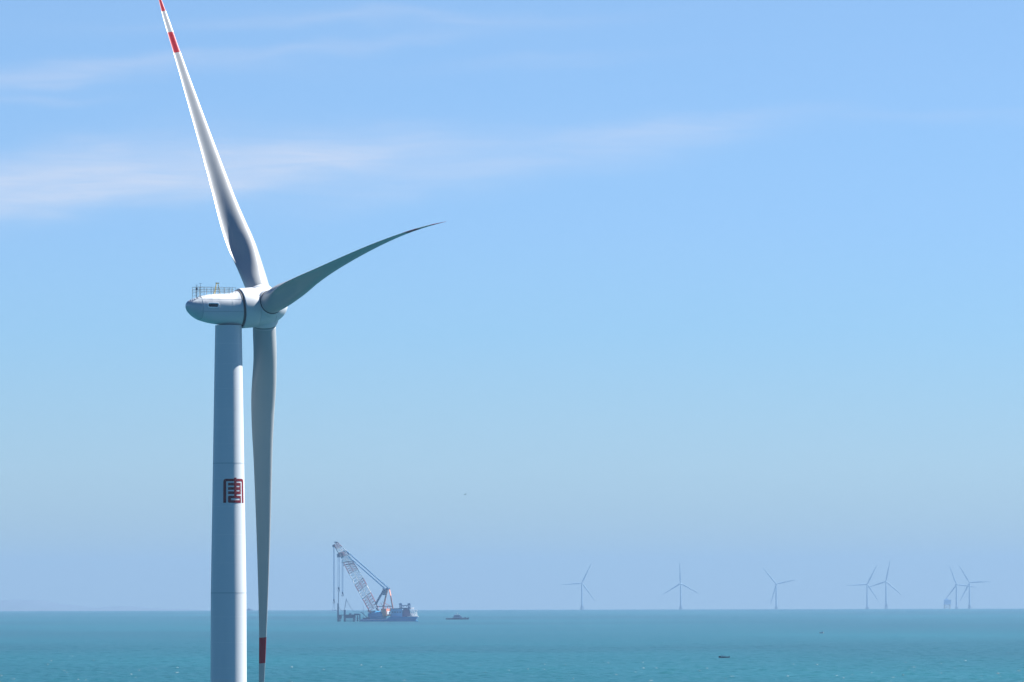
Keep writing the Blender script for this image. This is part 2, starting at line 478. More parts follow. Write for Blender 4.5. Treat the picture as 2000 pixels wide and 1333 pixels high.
# nacelle body
NS = [(-4.72, 3.2, 2.85, -3.62, 2.0), (-5.2, 3.15, 2.68, -3.6, 2.1), (-5.8, 3.05, 2.42, -3.55, 2.25), (-6.4, 2.95, 2.22, -3.5, 2.45), (-7.4, 2.85, 2.1, -3.42, 2.6), (-9.0, 2.7, 2.06, -3.22, 2.7),
      (-10.4, 2.55, 1.92, -3.02, 2.7), (-11.6, 2.35, 1.68, -2.72, 2.6), (-12.5, 2.15, 1.40, -2.4, 2.5), (-13.2, 1.9, 1.18, -1.98, 2.4), (-13.8, 1.55, .95, -1.5, 2.3), (-14.15, 1.2, .72, -1.12, 2.2), (-14.4, .75, .42, -.7, 2.1), (-14.52, .25, .02, -.32, 2.0)]
def nst(s):
    xs = [n[0] for n in NS][::-1]
    return [float(np.interp(s, xs, [n[i] for n in NS][::-1])) for i in range(1, 5)]
def nsurf(s, z, off=0.0, side=1):
    w, zt, zb, e = nst(s); zc = (zt + zb) / 2; hz = (zt - zb) / 2
    l = w * max(0, 1 - abs((z - zc) / hz) ** e) ** (1 / e)
    return Hh + AH * s + U * (side * (l + off)) + Vector((0, 0, z))
def nring(s, off=0.0, n=72):
    w, zt, zb, e = nst(s); zc = (zt + zb) / 2; hz = (zt - zb) / 2; out = []
    sh = 0.09 * smst((s + 6.0) / 1.3)
    for i in range(n):
        a = 2 * math.pi * i / n; ca, sa = math.cos(a), math.sin(a)
        l = (w + off) * math.copysign(abs(ca) ** (2 / e), ca); z = zc + (hz + off) * math.copysign(abs(sa) ** (2 / e), sa)
        out.append(Hh + AH * (s - sh * z) + U * l + Vector((0, 0, z)))
    return out
def nloft(ss, name, m_, par):
    V = []; Fc = []; n = 72
    for s in ss: V += nring(s)
    for j in range(len(ss) - 1):
        for i in range(n): Fc.append((j * n + i, (j + 1) * n + i, (j + 1) * n + (i + 1) % n, j * n + (i + 1) % n))
    Fc += [tuple(range(n)), tuple(range((len(ss) - 1) * n, len(ss) * n))[::-1]]
    return mesh_obj(name, V, Fc, m_, par, sharp=60)
nac = nloft(list(np.linspace(-4.72, -12.1, 44)), 'nacelle', WHITE, turb)
nloft(list(np.linspace(-12.101, -13.6, 10)) + [-13.8, -14.0, -14.15, -14.28, -14.4, -14.47, -14.52], 'rear_cover', mat('rear_cover_shaded_grey', (.33, .38, .42), .22, var=.05), nac)  # darker cover, its grey partly holds the shade of the turned-away end
def tube(pts, w, name, m_, par):
    mb = MB()
    for a, b_ in zip(pts[:-1], pts[1:]): mb.beam(a, b_, w)
    return mb.build(name, m_, par)
rr_ = nring(-12.1, 0.0); tube(rr_ + rr_[:1], .055, 'panel_seam', SEAM, nac)
tube([nsurf(s, -1.12, 0) for s in np.linspace(-12.1, -4.9, 20)], .055, 'panel_seam', SEAM, nac)
tube([nsurf(s, 1.02, 0) for s in np.linspace(-13.6, -5.0, 20)], .035, 'panel_seam', SEAM, nac)
tube(nring(-6.9, 0.0)[2:34], .03, 'panel_seam', WELD, nac)
# side vent: pale frame with dark louvre
s0, s1, za, zb_ = -11.35, -9.45, .30, -.42
def rr_pts(s0, s1, za, zb, r, off, n=6):
    P = []
    for (cs, cz, a0) in ((s1 - r, za - r, 0), (s0 + r, za - r, 90), (s0 + r, zb + r, 180), (s1 - r, zb + r, 270)):
        for i in range(n + 1):
            a = R(a0 + 90 * i / n); P.append(nsurf(cs + r * math.cos(a), cz + r * math.sin(a), off))
    return P
fr = rr_pts(s0, s1, za, zb_, .3, .06)
vent = tube(fr + fr[:1], .15, 'vent_frame', mat('vent_trim', (.75, .77, .8), .4, var=.03), nac)
inn = rr_pts(s0 + .05, s1 - .05, za - .05, zb_ + .05, .26, .015)
gv = [nsurf(s0 + .12 + (s1 - s0 - .24) * i / 12, zb_ + .06 + (za - zb_ - .12) * j / 6, .03) for j in range(7) for i in range(13)]
mesh_obj('vent_opening', gv, [(j * 13 + i, j * 13 + i + 1, j * 13 + i + 14, j * 13 + i + 13) for j in range(6) for i in range(12)], DARK, nac)
# dark joint, generator, hub
def axp(s): return Hh + AX * s
mb = MB(); mb.revolve(Hh, AX, [(-4.98, 3.28), (-4.56, 3.28)], 96); mb.build('rotor_gap', DARK, turb, smooth=True, sharp=40)
mb = MB(); mb.revolve(Hh, AX, [(-4.6, 3.1), (-4.6, 3.40), (-4.52, 3.49), (-4.4, 3.51), (-3.2, 3.51), (-2.1, 3.50), (-1.92, 3.45), (-1.86, 3.36), (-1.86, 3.0)], 128)
gen = mb.build('generator_housing', WHITE, turb, smooth=True, sharp=35)
mb = MB(); mb.revolve(Hh, AX, [(-1.9, 3.30), (-1.80, 3.30)], 96); mb.build('housing_seam', SEAM, gen, smooth=True, sharp=35)
mb = MB(); mb.revolve(Hh, AX, [(-1.82, 3.0), (-1.82, 3.36), (-1.2, 3.43), (-.4, 3.44), (.4, 3.36), (1.2, 3.16), (1.9, 2.86), (2.6, 2.46), (3.2, 2.02), (3.7, 1.5), (4.05, .95), (4.22, .45), (4.27, .02)], 128)
hub = mb.build('hub', WHITE, turb, smooth=True, sharp=50)
lip = [axp(1.2) for _ in range(1)]
mb = MB(); mb.revolve(Hh, AX, [(1.18, 3.1), (1.18, 3.178), (1.24, 3.160), (1.24, 3.0)], 96, False); mb.build('hub_seam', SEAM, hub, smooth=True)
stat = sorted(set([.0455, .05, .06, .07] + list(np.linspace(.08, .30, 34).round(5)) + list(np.linspace(.31, .98, 60).round(5)) + [BANDS[0] - .0004, BANDS[0] + .0004, BANDS[1] - .0004, BANDS[1] + .0004, BANDS[2] - .0004, BANDS[2] + .0004, .985, .99, .995, .9985, 1.0]))
for k in range(3):
    V, Fc, mi, e = blade_mesh(k, 44, stat)
    cone_dir = (e + AX * CONE).normalized()
    bl = mesh_obj('blade', V, Fc, None, turb, True, tuple(Hh), [BLADEW, RED], mi, sharp=55)
    mb = MB(); mb.revolve(Hh, cone_dir, [(1.8, 2.5), (2.6, 2.46), (2.95, 2.38), (3.2, 2.28), (3.3, 2.24), (3.34, 2.18), (3.34, 1.8)], 96)
    mb.build('blade_collar', WHITE, hub, smooth=True, sharp=45)
    mb = MB(); mb.revolve(Hh, cone_dir, [(3.3, 2.13), (3.44, 2.13)], 72); mb.build('root_gap', DARK, bl, smooth=True, sharp=45)
    mb = MB(); mb.revolve(Hh, cone_dir, [(3.75, 1.9), (3.75, 2.02), (3.81, 2.02), (3.81, 1.9)], 72, False); mb.build('root_band', SEAM if k == 0 else WELD, bl, smooth=True, sharp=45)
# roof railing, mast and instruments
def roofz(s): return nst(s)[1]
mb = MB()
top = 3.18
for sd_ in (1.15, -1.15):
    s_list = [-12.95, -12.3, -11.6, -10.3, -9.0, -7.9, -6.9, -6.3, -5.7]
    for s in s_list:
        mb.beam(Hh + AH * s + U * sd_ + Vector((0, 0, roofz(s) - .35)), Hh + AH * s + U * sd_ + Vector((0, 0, top)), .075)
    for dz in (0, -.38, -.76):
        mb.beam(Hh + AH * -12.95 + U * sd_ + Vector((0, 0, top + dz)), Hh + AH * (-5.7 if dz == 0 else -6.1) + U * sd_ + Vector((0, 0, top + dz)), .05)
for dz in (0, -.5, -1.0, -1.5):
    mb.beam(Hh + AH * -12.95 + U * 1.15 + Vector((0, 0, top + dz)), Hh + AH * -12.95 + U * -1.15 + Vector((0, 0, top + dz)), .05)
    mb.beam(Hh + AH * -11.9 + U * 1.15 + Vector((0, 0, top + dz)), Hh + AH * -11.9 + U * -1.15 + Vector((0, 0, top + dz)), .05)
mb.build('roof_railing', GALV, nac)
mb = MB()
tp = Hh + AH * -8.75 + Vector((0, 0, 3.95))
for (ds, dl) in ((-.85, .6), (-.2, -.6), (.35, .6)):
    mb.beam(Hh + AH * (-8.75 + ds) + U * dl + Vector((0, 0, 1.95)), tp + AH * (.12 if ds > 0 else -.12), .1)
mb.beam(tp - AH * .3, tp + AH * .35, .16)
mb.beam(Hh + AH * -9.3 + U * .4 + Vector((0, 0, 2.9)), Hh + AH * -8.6 + U * .4 + Vector((0, 0, 2.9)), .06)
mb.build('lifting_frame', YEL, nac)
mb = MB()
for (s, l, zt) in ((-12.9, .9, 3.5), (-12.0, .4, 3.8)):
    q = Hh + AH * s + U * l
    mb.beam(q + Vector((0, 0, 1.0)), q + Vector((0, 0, zt)), .045)
    mb.beam(q + AH * -.22 + Vector((0, 0, zt)), q + AH * .22 + Vector((0, 0, zt)), .05)
q = Hh + AH * -12.95 + U * 1.15
mb.box(q + Vector((0, 0, 2.8)), (.28, .28, .4)); mb.beam(q + Vector((0, 0, 1.1)), q + Vector((0, 0, 2.8)), .11)
mb.build('weather_mast', mat('dark_steel', (.05, .06, .09), .5, var=.1), nac)

# ------------------------------------------------------------------ far turbines
DF = 21500.
def far_blade_mesh():
    me = bpy.data.meshes.new('far_blade'); V = []; Fc = []; n = 10
    for (s, c, t_) in ((.02, 3.6, 3.6), (.06, 3.6, 3.4), (.2, 5.4, 1.8), (.4, 4.2, 1.1), (.6, 3.2, .8), (.8, 2.3, .5), (.95, 1.5, .35), (1, .6, .2)):
        for i in range(n):
            a = 2 * math.pi * i / n; V.append(((math.cos(a)) * c / 2 - (c - 3.6) * .2, -t_ / 2 * math.sin(a) - 3.5 * s * s, s * 78))
    for j in range(7):
        for i in range(n): Fc.append((j * n + i, j * n + (i + 1) % n, (j + 1) * n + (i + 1) % n, (j + 1) * n + i))
    Fc += [tuple(range(n))[::-1], tuple(range(7 * n, 8 * n))]
    me.from_pydata(V, [], Fc); me.materials.append(FARHAZE); me.polygons.foreach_set('use_smooth', [True] * len(Fc)); me.update(); return me
FARHAZE = mat('far_turbine_hazed_paint', (0.20, 0.33, 0.45), 0.5, var=.04)  # white paint, blued and darkened: distance haze is put into the colour
HUBZ = 94.0
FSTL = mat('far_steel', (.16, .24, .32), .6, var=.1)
def far_proto():
    root = thing('wind_turbine', (0, 0, 0), '', 'wind turbine')
    mb = MB(); mb.revolve((0, 0, 0), (0, 0, 1), [(11, 3.3), (40, 3.0), (70, 2.5), (HUBZ - 2.5, 2.1)], 24); mb.build('tower', FARHAZE, root, True, 40)
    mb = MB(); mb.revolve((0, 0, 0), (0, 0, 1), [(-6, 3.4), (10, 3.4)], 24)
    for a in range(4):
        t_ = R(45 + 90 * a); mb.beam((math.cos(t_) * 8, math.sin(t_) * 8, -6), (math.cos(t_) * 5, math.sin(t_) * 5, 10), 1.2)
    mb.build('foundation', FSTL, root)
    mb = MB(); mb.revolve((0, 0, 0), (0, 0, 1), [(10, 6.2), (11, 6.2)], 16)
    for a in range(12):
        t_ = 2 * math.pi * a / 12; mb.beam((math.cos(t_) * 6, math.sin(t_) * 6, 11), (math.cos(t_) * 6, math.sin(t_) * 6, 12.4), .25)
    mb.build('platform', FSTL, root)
    mb = MB(); mb.revolve((0, 10, HUBZ), (0, -1, 0), [(0, 1.4), (1, 2.2), (5, 2.5), (12, 2.5), (13.2, 2.2)], 20); mb.build('nacelle', FARHAZE, root, True, 50)
    mb = MB(); mb.revolve((0, -3.2, HUBZ), (0, -1, 0), [(0, 2.2), (2, 2.3), (4, 1.6), (5, .3)], 20); mb.build('hub', FARHAZE, root, True, 50)
    bm_ = far_blade_mesh()
    for k in range(3):
        o = bpy.data.objects.new('blade', bm_); link(o); o.parent = root; o.location = (0, -5, HUBZ); o.rotation_euler = (0, R(120 * k), 0)
    return root
FARS = [((1136.5, 1139), 24.7, 8, 21500, 'leftmost of the hazy wind turbines on the horizon, one blade level to the left'),
        ((1329.5, 1140), -2.0, -12, 21500, 'hazy wind turbine standing alone with one blade pointing straight up'),
        ((1516, 1141), -42, 12, 21700, 'third hazy wind turbine from the left, standing alone, blades in a Y'),
        ((1693.5, 1141.5), 26.4, 10, 21500, 'left turbine of the pair whose blades cross, its own blade pointing level left'),
        ((1730.5, 1136), 11.5, -6, 21200, 'taller right turbine of the pair whose blades cross, top blade almost upright'),
        ((1868, 1142), -22.2, 8, 21800, 'faint wind turbine next to the boxy offshore substation on the horizon'),
        ((1893.5, 1138), -32.2, 0, 21500, 'rightmost hazy wind turbine with a blade pointing level to the right')]
proto = far_proto()
for i, ((hx, hy), ang, yaw, d, lab) in enumerate(FARS):
    if i == 0: o = proto; parts = list(o.children)
    else:
        o = proto.copy(); link(o); parts = []
        for c in proto_parts:
            q = c.copy(); link(q); q.parent = o; parts.append(q)
    if i == 0: proto_parts = parts
    h = unproj(hx, hy, d)
    o.location = (h.x, d, h.z - HUBZ); o.rotation_euler = (0, 0, R(yaw))
    o['label'] = lab; o['category'] = 'wind turbine'; o['group'] = 'distant wind turbines on the horizon'
    k = 0
    for c in parts:
        if c.name.split('.')[0] == 'blade': c.rotation_euler = (0, R(ang + 120 * k), 0); k += 1

# substation
def substation():
    d = 21600.; b0 = unproj(1850, 1190, d); g = sea_z(b0.x, d)
    root = thing('offshore_substation', (b0.x, d, g), 'pale blue boxy offshore substation on legs beside the far right turbines', 'substation')
    S = d / F
    hi = unproj(1850, 1171.5, d).z; lo = unproj(1850, 1180.5, d).z
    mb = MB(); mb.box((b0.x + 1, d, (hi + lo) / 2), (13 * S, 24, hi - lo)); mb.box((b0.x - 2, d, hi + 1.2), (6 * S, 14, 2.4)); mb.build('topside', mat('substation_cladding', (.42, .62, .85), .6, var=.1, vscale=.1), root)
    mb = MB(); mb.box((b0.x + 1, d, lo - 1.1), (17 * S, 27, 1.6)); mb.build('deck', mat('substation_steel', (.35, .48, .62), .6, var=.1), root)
    for sx in (-10, 10):
        for sy in (-9, 9):
            mb = MB(); mb.beam((b0.x + sx, d + sy, g - 4), (b0.x + sx, d + sy, lo - 1.9), 2.2, 8); mb.build('leg', YEL, root)
    for sy in (-9, 9):
        mb = MB(); mb.beam((b0.x - 10, d + sy, g), (b0.x + 10, d + sy, lo - 2), 1.0); mb.beam((b0.x + 10, d + sy, g), (b0.x - 10, d + sy, lo - 2), 1.0); mb.build('brace', YEL, root)
substation()

# ------------------------------------------------------------------ crane vessel
DC = 7000.
KM = F / DC
def P(px, py, dy=0.0):
    v = unproj(px, py, DC); return Vector((v.x, DC + dy, v.z))
HB = mat('hull_blue', (0.01, 0.22, 0.46), .85, var=.15, vscale=.15)
DKB = mat('deckhouse_blue', (0.18, 0.38, 0.60), .5, var=.12, vscale=.3)
CRED = mat('crane_red', (0.42, 0.11, 0.12), .5, var=.12, vscale=.4)
CWH = mat('crane_white', (0.82, 0.82, 0.80), .5, var=.08, vscale=.4)
CORG = mat('crane_orange', (0.80, 0.30, 0.18), .5, var=.12, vscale=.3)
CDK = mat('crane_dark_steel', (0.05, 0.09, 0.18), .5, var=.12, vscale=.4)
CBL = mat('wire_rope', (0.26, 0.46, 0.66), .7, 0, var=.1)
gz = sea_z(P(760, 1216).x, DC)
cr = thing('crane_vessel', Vector((P(760, 1216).x, DC, gz)), 'blue hulled crane vessel with a tall raked red and white lattice boom', 'ship')
def outl(pts): return [(P(*p).x, P(*p).z) for p in pts]
zw = gz - 1.5
def hull(mb, pts, y0, y1):
    mb.prism(outl(pts), DC + y0, DC + y1)
mb = MB(); hull(mb, [(703.5, 1218), (703, 1211.5), (706, 1209.8), (727, 1209.2), (757, 1208.2), (762, 1205), (801, 1204.8), (816.5, 1204.2), (815.5, 1207), (812, 1212), (806, 1218)], -13, 13)
hl = mb.build('hull', HB, cr)
mb = MB(); hull(mb, [(703, 1211.9), (703, 1211.2), (757, 1208.9), (757, 1209.6)], -13.4, 13.4); mb.build('rubbing_strake', CWH, hl)
mb = MB(); hull(mb, [(796, 1205.0), (796, 1204.2), (817, 1203.6), (817, 1204.6)], -13.5, 13.5); mb.build('rubbing_strake', CWH, hl)
# stern gear under the counter
mb = MB(); hull(mb, [(806, 1212), (812, 1211), (817, 1213.5), (816, 1216), (808, 1216.5)], -9, 9); mb.build('stern_skeg', HB, hl)
# blue pedestal / slewing base
mb = MB(); c = P(737, 1208.5)
mb.revolve((c.x, DC, c.z), (0, 0, 1), [(-1, 9.5), (1.5, 10.8), (3.5, 11.5), (5.5, 11.2), (7.5, 9.5), (9, 7.5)], 32); ped = mb.build('slewing_base', HB, cr, True, 35)
for dy in (-6, 6):
    mb = MB(); mb.beam(P(722, 1195, dy), P(736, 1206, dy), 1.6); mb.beam(P(735, 1188, dy), P(748, 1204, dy), 1.8); mb.beam(P(722, 1195, dy), P(748, 1196, dy), 1.2)
    mb.build('turntable_frame', CRED, ped)
# machinery house
def turned(mb, cx, y0, y1, w, dpt, ox=0.0, oy=0.0, ang=42, dy=0.0):
    a = P(cx, y0); b_ = P(cx, y1); z0, z1 = min(a.z, b_.z), max(a.z, b_.z); c_, s_ = math.cos(R(ang)), math.sin(R(ang))
    V = []
    for z in (z0, z1):
        for (u_, v_) in ((-w / 2, -dpt / 2), (w / 2, -dpt / 2), (w / 2, dpt / 2), (-w / 2, dpt / 2)):
            u2, v2 = u_ + ox, v_ + oy; V.append((a.x + u2 * c_ - v2 * s_, DC + dy + u2 * s_ + v2 * c_, z))
    mb.add(V, [(0, 3, 2, 1), (4, 5, 6, 7), (0, 1, 5, 4), (1, 2, 6, 5), (2, 3, 7, 6), (3, 0, 4, 7)])
mb = MB(); turned(mb, 755.5, 1202.5, 1189.5, 9.5, 9.5, dy=-8); turned(mb, 755.5, 1203.8, 1202.4, 8, 8, dy=-8); mh = mb.build('machinery_house', CORG, cr)
for o2, w2_, d2_ in ((0, 7.0, .4), (0, .4, 7.0)):
    mb = MB(); turned(mb, 755.5, 1200.2, 1194.2, w2_, d2_, 4.9 if w2_ < 1 else 0, -4.9 if d2_ < 1 else 0, dy=-8); mb.build('side_panel', CWH, mh)
for o2, w2_, d2_ in ((0, 1.4, .4), (0, .4, 1.4)):
    mb = MB(); turned(mb, 755.5, 1198.5, 1195.5, w2_, d2_, 5.1 if w2_ < 1 else 0, -5.1 if d2_ < 1 else 0, dy=-8); mb.build('window', CDK, mh)
# deckhouse
mb = MB(); hull(mb, [(763.5, 1205), (763.5, 1190), (786, 1189), (786, 1205)], -10, 8); dh = mb.build('deckhouse', DKB, cr)
mb = MB(); hull(mb, [(763, 1190), (763, 1188.8), (787, 1188), (787, 1189.2)], -10.5, 8.5)
mb.build('roof_slab', CDK, dh)
for i in range(4):
    mb = MB(); a = P(767 + 5 * i, 1196); mb.box((a.x, DC - 10.1, a.z), (1.6, .3, 1.2)); mb.build('window', CDK, dh)
# aft reel house and gallows
mb = MB(); c = P(792.5, 1198.5)
mb.revolve((c.x, DC - 7, c.z), (0, 1, 0), [(0, 3.5), (0, 5.4), (1.2, 5.4), (1.2, 3.6), (12.5, 3.6), (12.5, 5.4), (13.8, 5.4), (13.8, 3)], 28)
rl = mb.build('rope_reel', mat('reel_purple', (.16, .08, .20), .6, var=.1), cr)
for dy in (-8, 8):
    mb = MB(); mb.beam(P(783, 1205, dy), P(790, 1189, dy), 1.2); mb.beam(P(803, 1205, dy), P(798, 1189, dy), 1.2); mb.beam(P(783, 1188.5, dy), P(802.5, 1188.5, dy), 1.4)
    mb.build('reel_frame', CDK, rl)
mb = MB()
for x in (782.5, 799):
    for dx in (-1.6, 1.9):
        for dy in (-5, 5): mb.beam(P(x + dx, 1188.5, dy), P(x + dx * 1.2, 1180, dy), .6)
    for (y0, y1) in ((1188, 1184), (1184, 1180)):
        for dy in (-5, 5): mb.beam(P(x - 1.6, y0, dy), P(x + 1.9, y1, dy), .45); mb.beam(P(x + 1.9, y0, dy), P(x - 1.6, y1, dy), .45)
    mb.box(P(x, 1180.2), (3.4, 11, 1.6))
for dy in (-5, 5):
    mb.beam(P(784, 1183.5, dy), P(797, 1183.0, dy), .7)
    for i in range(4): mb.beam(P(785 + 3 * i, 1185 if i % 2 else 1182, dy), P(788 + 3 * i, 1182 if i % 2 else 1185, dy), .5)
mb.beam(P(783, 1180), P(782.5, 1177.5), .35); mb.beam(P(800.5, 1180), P(801, 1178), .35)
mb.build('winch_gallows', mat('gallows_blue', (.08, .15, .28), .5, var=.1), cr)
# stern superstructure, white with rails and posts
mb = MB()
for x in (803, 806, 809, 812, 814):
    for dy in (-9, 9): mb.beam(P(x, 1204.5, dy), P(x, 1192, dy), .38)
for y in (1192, 1196, 1200):
    for dy in (-9, 9): mb.beam(P(802, y, dy), P(815, y + .2, dy), .32)
mb.box(P(805, 1188.5), (4.2, 9, 1.6)); mb.box(P(808, 1192.3), (8, 14, .5))
mb.build('stern_gantry', CWH, cr)
mb = MB(); hull(mb, [(802, 1204.6), (802, 1198), (808, 1198), (809, 1204.4)], -5, 5); mb.build('stern_cabin', mat('pale_cabin', (.35, .42, .52), .5, var=.1), cr)
# boom: two tapering lattice box trusses joined into one A
def lattice(mb, a0, a1, b0, b1, n, w, wd, y0, y1):
    """panels between chord a0->a1 and chord b0->b1, at half depth y0 (bottom) to y1 (top)"""
    prev = None
    for i in range(n + 1):
        q = i / n; yy = y0 + (y1 - y0) * q
        A = a0.lerp(a1, q); B = b0.lerp(b1, q)
        c = [A + Vector((0, -yy, 0)), A + Vector((0, yy, 0)), B + Vector((0, yy, 0)), B + Vector((0, -yy, 0))]
        for k in range(4): mb.beam(c[k], c[(k + 1) % 4], wd)
        if prev:
            for k in range(4):
                mb.beam(prev[k], c[k], w)
                mb.beam(prev[k], c[(k + 1) % 4], wd) if i % 2 else mb.beam(prev[(k + 1) % 4], c[k], wd)
        prev = c
# front chord / rear chord in pixels from bottom to top
FR = [(721.5, 1194), (709, 1171), (694.5, 1144.5), (679, 1115.5), (668, 1093), (662, 1081), (652.5, 1064)]
RE = [(737, 1184.5), (724, 1158), (709.5, 1130), (696.5, 1109), (685, 1091), (677, 1077), (659.5, 1060)]
secs = [('boom_section', CRED, 0.0, .17, 5), ('boom_section', CWH, .17, .26, 3), ('boom_section', CRED, .26, .34, 3), ('boom_section', CWH, .34, .47, 4), ('boom_section', CRED, .47, .62, 5),
        ('boom_section', CWH, .62, .74, 4), ('boom_section', CRED, .74, .84, 3), ('boom_section', CWH, .84, .92, 2), ('boom_section', CRED, .92, 1.0, 3)]
def poly_at(L, q):
    q = q * (len(L) - 1); i = min(int(q), len(L) - 2); f_ = q - i
    return P(L[i][0] + (L[i + 1][0] - L[i][0]) * f_, L[i][1] + (L[i + 1][1] - L[i][1]) * f_)
bo = thing_b = None
boom_root = MB()
boom_root.beam(P(720, 1194, -11), P(720, 1194, 11), 2.0); boom_root.beam(P(738, 1186, -11), P(738, 1186, 11), 1.6)
boom = boom_root.build('boom', CRED, cr)
for (nm, mt, q0, q1, n_) in secs:
    mb = MB()
    lattice(mb, poly_at(FR, q0), poly_at(FR, q1), poly_at(RE, q0), poly_at(RE, q1), n_, .62, .32, 10 - 7.5 * q0, 10 - 7.5 * q1)
    # middle chord of the twin truss
    for s_ in (-1, 1):
        a = poly_at(FR, q0).lerp(poly_at(RE, q0), .5); b_ = poly_at(FR, q1).lerp(poly_at(RE, q1), .5)
        mb.beam(a + Vector((0, s_ * (10 - 7.5 * q0) * .5, 0)), b_ + Vector((0, s_ * (10 - 7.5 * q1) * .5, 0)), .5)
    mb.build(nm, mt, boom)
mb = MB()
for q in (.62, .58):
    a, b_ = poly_at(FR, q), poly_at(RE, q); mb.beam(a + Vector((-2.5, 0, 0)), b_, 1.0)
mb.beam(P(661, 1082, 0), P(661.5, 1089, 0), 3.6); mb.beam(P(652.5, 1066), P(662, 1083), .6); mb.beam(P(668.5, 1082, 0), P(669, 1090, 0), 2.6); mb.beam(P(651.5, 1064, 0), P(652.5, 1069, 0), 3.2); mb.beam(P(653, 1059.5), P(659, 1059.5), 1.4)
mb.beam(P(670, 1077), P(677, 1076.5), 1.4); mb.beam(P(662, 1082), P(670, 1082), 1.8)
mb.build('sheave_block', CDK, boom)
# back stay wires
mb = MB()
for dy in (-4, 4):
    mb.beam(P(677, 1077, dy), P(759, 1149.5, dy * 2), 1.25); mb.beam(P(680, 1087, dy), P(751.5, 1150, dy * 2), 1.15)
mb.build('stay_wires', CBL, cr)
# A frame
mb = MB()
for s_ in (-1, 1):
    mb.beam(P(750, 1152, s_ * 5), P(733.5, 1181, s_ * 9), 1.7); mb.beam(P(754, 1152, s_ * 5), P(749.5, 1162, s_ * 6), 1.9)
    mb.beam(P(747, 1161.5, s_ * 6), P(755, 1161.5, s_ * 6), 1.5)
mb.beam(P(749, 1151, -5), P(760, 1150.5, 5), 2.2); mb.beam(P(749, 1151, 5), P(760, 1150.5, -5), 2.2); mb.box(P(752.5, 1155), (4.0, 10, 4.5))
mb.beam(P(735, 1184.8, -9), P(767, 1184.6, -9), .9); mb.beam(P(735, 1184.8, 9), P(767, 1184.6, 9), .9)
af = mb.build('a_frame', CDK, cr)
for s_ in (-1, 1):
    mb = MB(); mb.beam(P(756.5, 1152, s_ * 4), P(746.5, 1197, s_ * 9), 1.7); mb.build('front_leg', CORG, af)
    mb = MB(); mb.beam(P(760, 1150.5, s_ * 4), P(763, 1164, s_ * 6), 1.1); mb.beam(P(763, 1164, s_ * 6), P(767.5, 1190, s_ * 9), 1.1, w2=1.5); mb.build('rear_leg', CORG, af)
for dy in (-8, 8):
    mb = MB(); mb.beam(P(747, 1176, dy), P(766, 1186, dy), .35); mb.beam(P(743, 1178, dy), P(749, 1185, dy), .35)
    mb.beam(P(743, 1185, dy), P(766, 1185, dy), .3)
    for x in (752, 757, 762): mb.beam(P(x, 1184.6, dy), P(x, 1190, dy), .5)
    mb.build('walkway_bracing', CORG, af)
# hoist ropes with hooks
def hoist(x, y0, y1, w, hook, block):
    mb = MB()
    for dx in (-w / 2, w / 2):
        for dy in (-1, 1): mb.beam(P(x + dx, y0, dy), P(x + dx, y1, dy), .42)
    o = mb.build('hoist_rope', CBL, cr)
    mb = MB(); c = P(x, y1 + 1.4)
    mb.box(c, (block, 2.2, 2.4)); mb.beam(P(x, y1 + 2.5), P(x, y1 + 4), .8)
    pts = [P(x, y1 + 4)] + [P(x, y1 + 5.6) + Vector((math.cos(R(a)) * 1.2, 0, math.sin(R(a)) * 1.2)) for a in (90, 30, -30, -90, -150, 170)]
    for a, b_ in zip(pts[:-1], pts[1:]): mb.beam(a, b_, .75)
    mb.build('hook_block', CDK, o)
    return o
hoist(652.2, 1068, 1171, 1.3, 1, 1.6); hoist(661.5, 1086, 1148, 2.6, 1, 2.2); hoist(669, 1088, 1157, 1.8, 1, 1.8)
mb = MB()
mb.beam(P(651.8, 1178), P(649.5, 1192), .3); mb.beam(P(652.2, 1178), P(654.5, 1192), .3); mb.beam(P(647.5, 1192.8), P(658.5, 1192.8), .55); mb.build('sling', CBL, cr)
mb = MB(); mb.beam(P(661.2, 1155), P(661, 1179.5), .9); mb.build('pile_rope', mat('pale_rope', (.30, .34, .42), .6, var=.1), cr)
# bow mast
mb = MB(); mb.beam(P(709.5, 1209), P(709.5, 1184), .35); mb.beam(P(716, 1206), P(706, 1196), .8); mb.beam(P(706, 1196), P(703, 1197.5), .5); mb.box(P(719, 1207.6), (5, 10, 2.2)); mb.box(P(712, 1208.4), (4, 6, 1.6))
mb.build('bow_davit', CDK, cr)

# piling platform standing in the water in front of the bow
pf = thing('piling_platform', Vector((P(680, 1216).x, DC, gz)), 'dark steel piling platform on pillars beside the bow of the crane vessel', 'platform')
PST = mat('pile_steel', (.05, .11, .20), .6, var=.2, vscale=.4)
mb = MB()
hull(mb, [(658.5, 1202.5), (658.5, 1201), (705, 1200.5), (705, 1202)], -8, 8); hull(mb, [(672, 1208), (672, 1202), (694, 1202), (694, 1208)], -6, 6)
mb.box(P(684, 1200), (3, 5, 2)); mb.box(P(697, 1200), (7, 5, 1.4)); mb.box(P(664.5, 1205), (3.5, 8, 4))
mb.build('deck', PST, pf)
for (x, ytop, w) in ((660.6, 1179, 2.0), (664.2, 1201, 1.3), (673.5, 1191.5, 2.3), (691.5, 1201, 2.2), (703, 1201, 1.3), (698.5, 1202, 1.2)):
    mb = MB(); mb.beam(P(x, ytop, -4), P(x, 1219, -4), w, 12); mb.build('pile', PST, pf, True, 50)
mb = MB(); mb.beam(P(694.6, 1201, -5), P(694.6, 1217, -5), .9); mb.build('ladder', CWH, pf)
mb = MB()
for y in (1211.5, 1213.5): mb.beam(P(675, y, -4), P(691, y, -4), .5)
for y in (1209, 1212.5): mb.beam(P(661, y, -4), P(667, y, -4), .5); mb.beam(P(696, y, -4), P(701, y, -4), .5)
mb.build('bracing', PST, pf)
mb = MB()
mb.beam(P(676.3, 1169.5), P(672.5, 1192), .45)
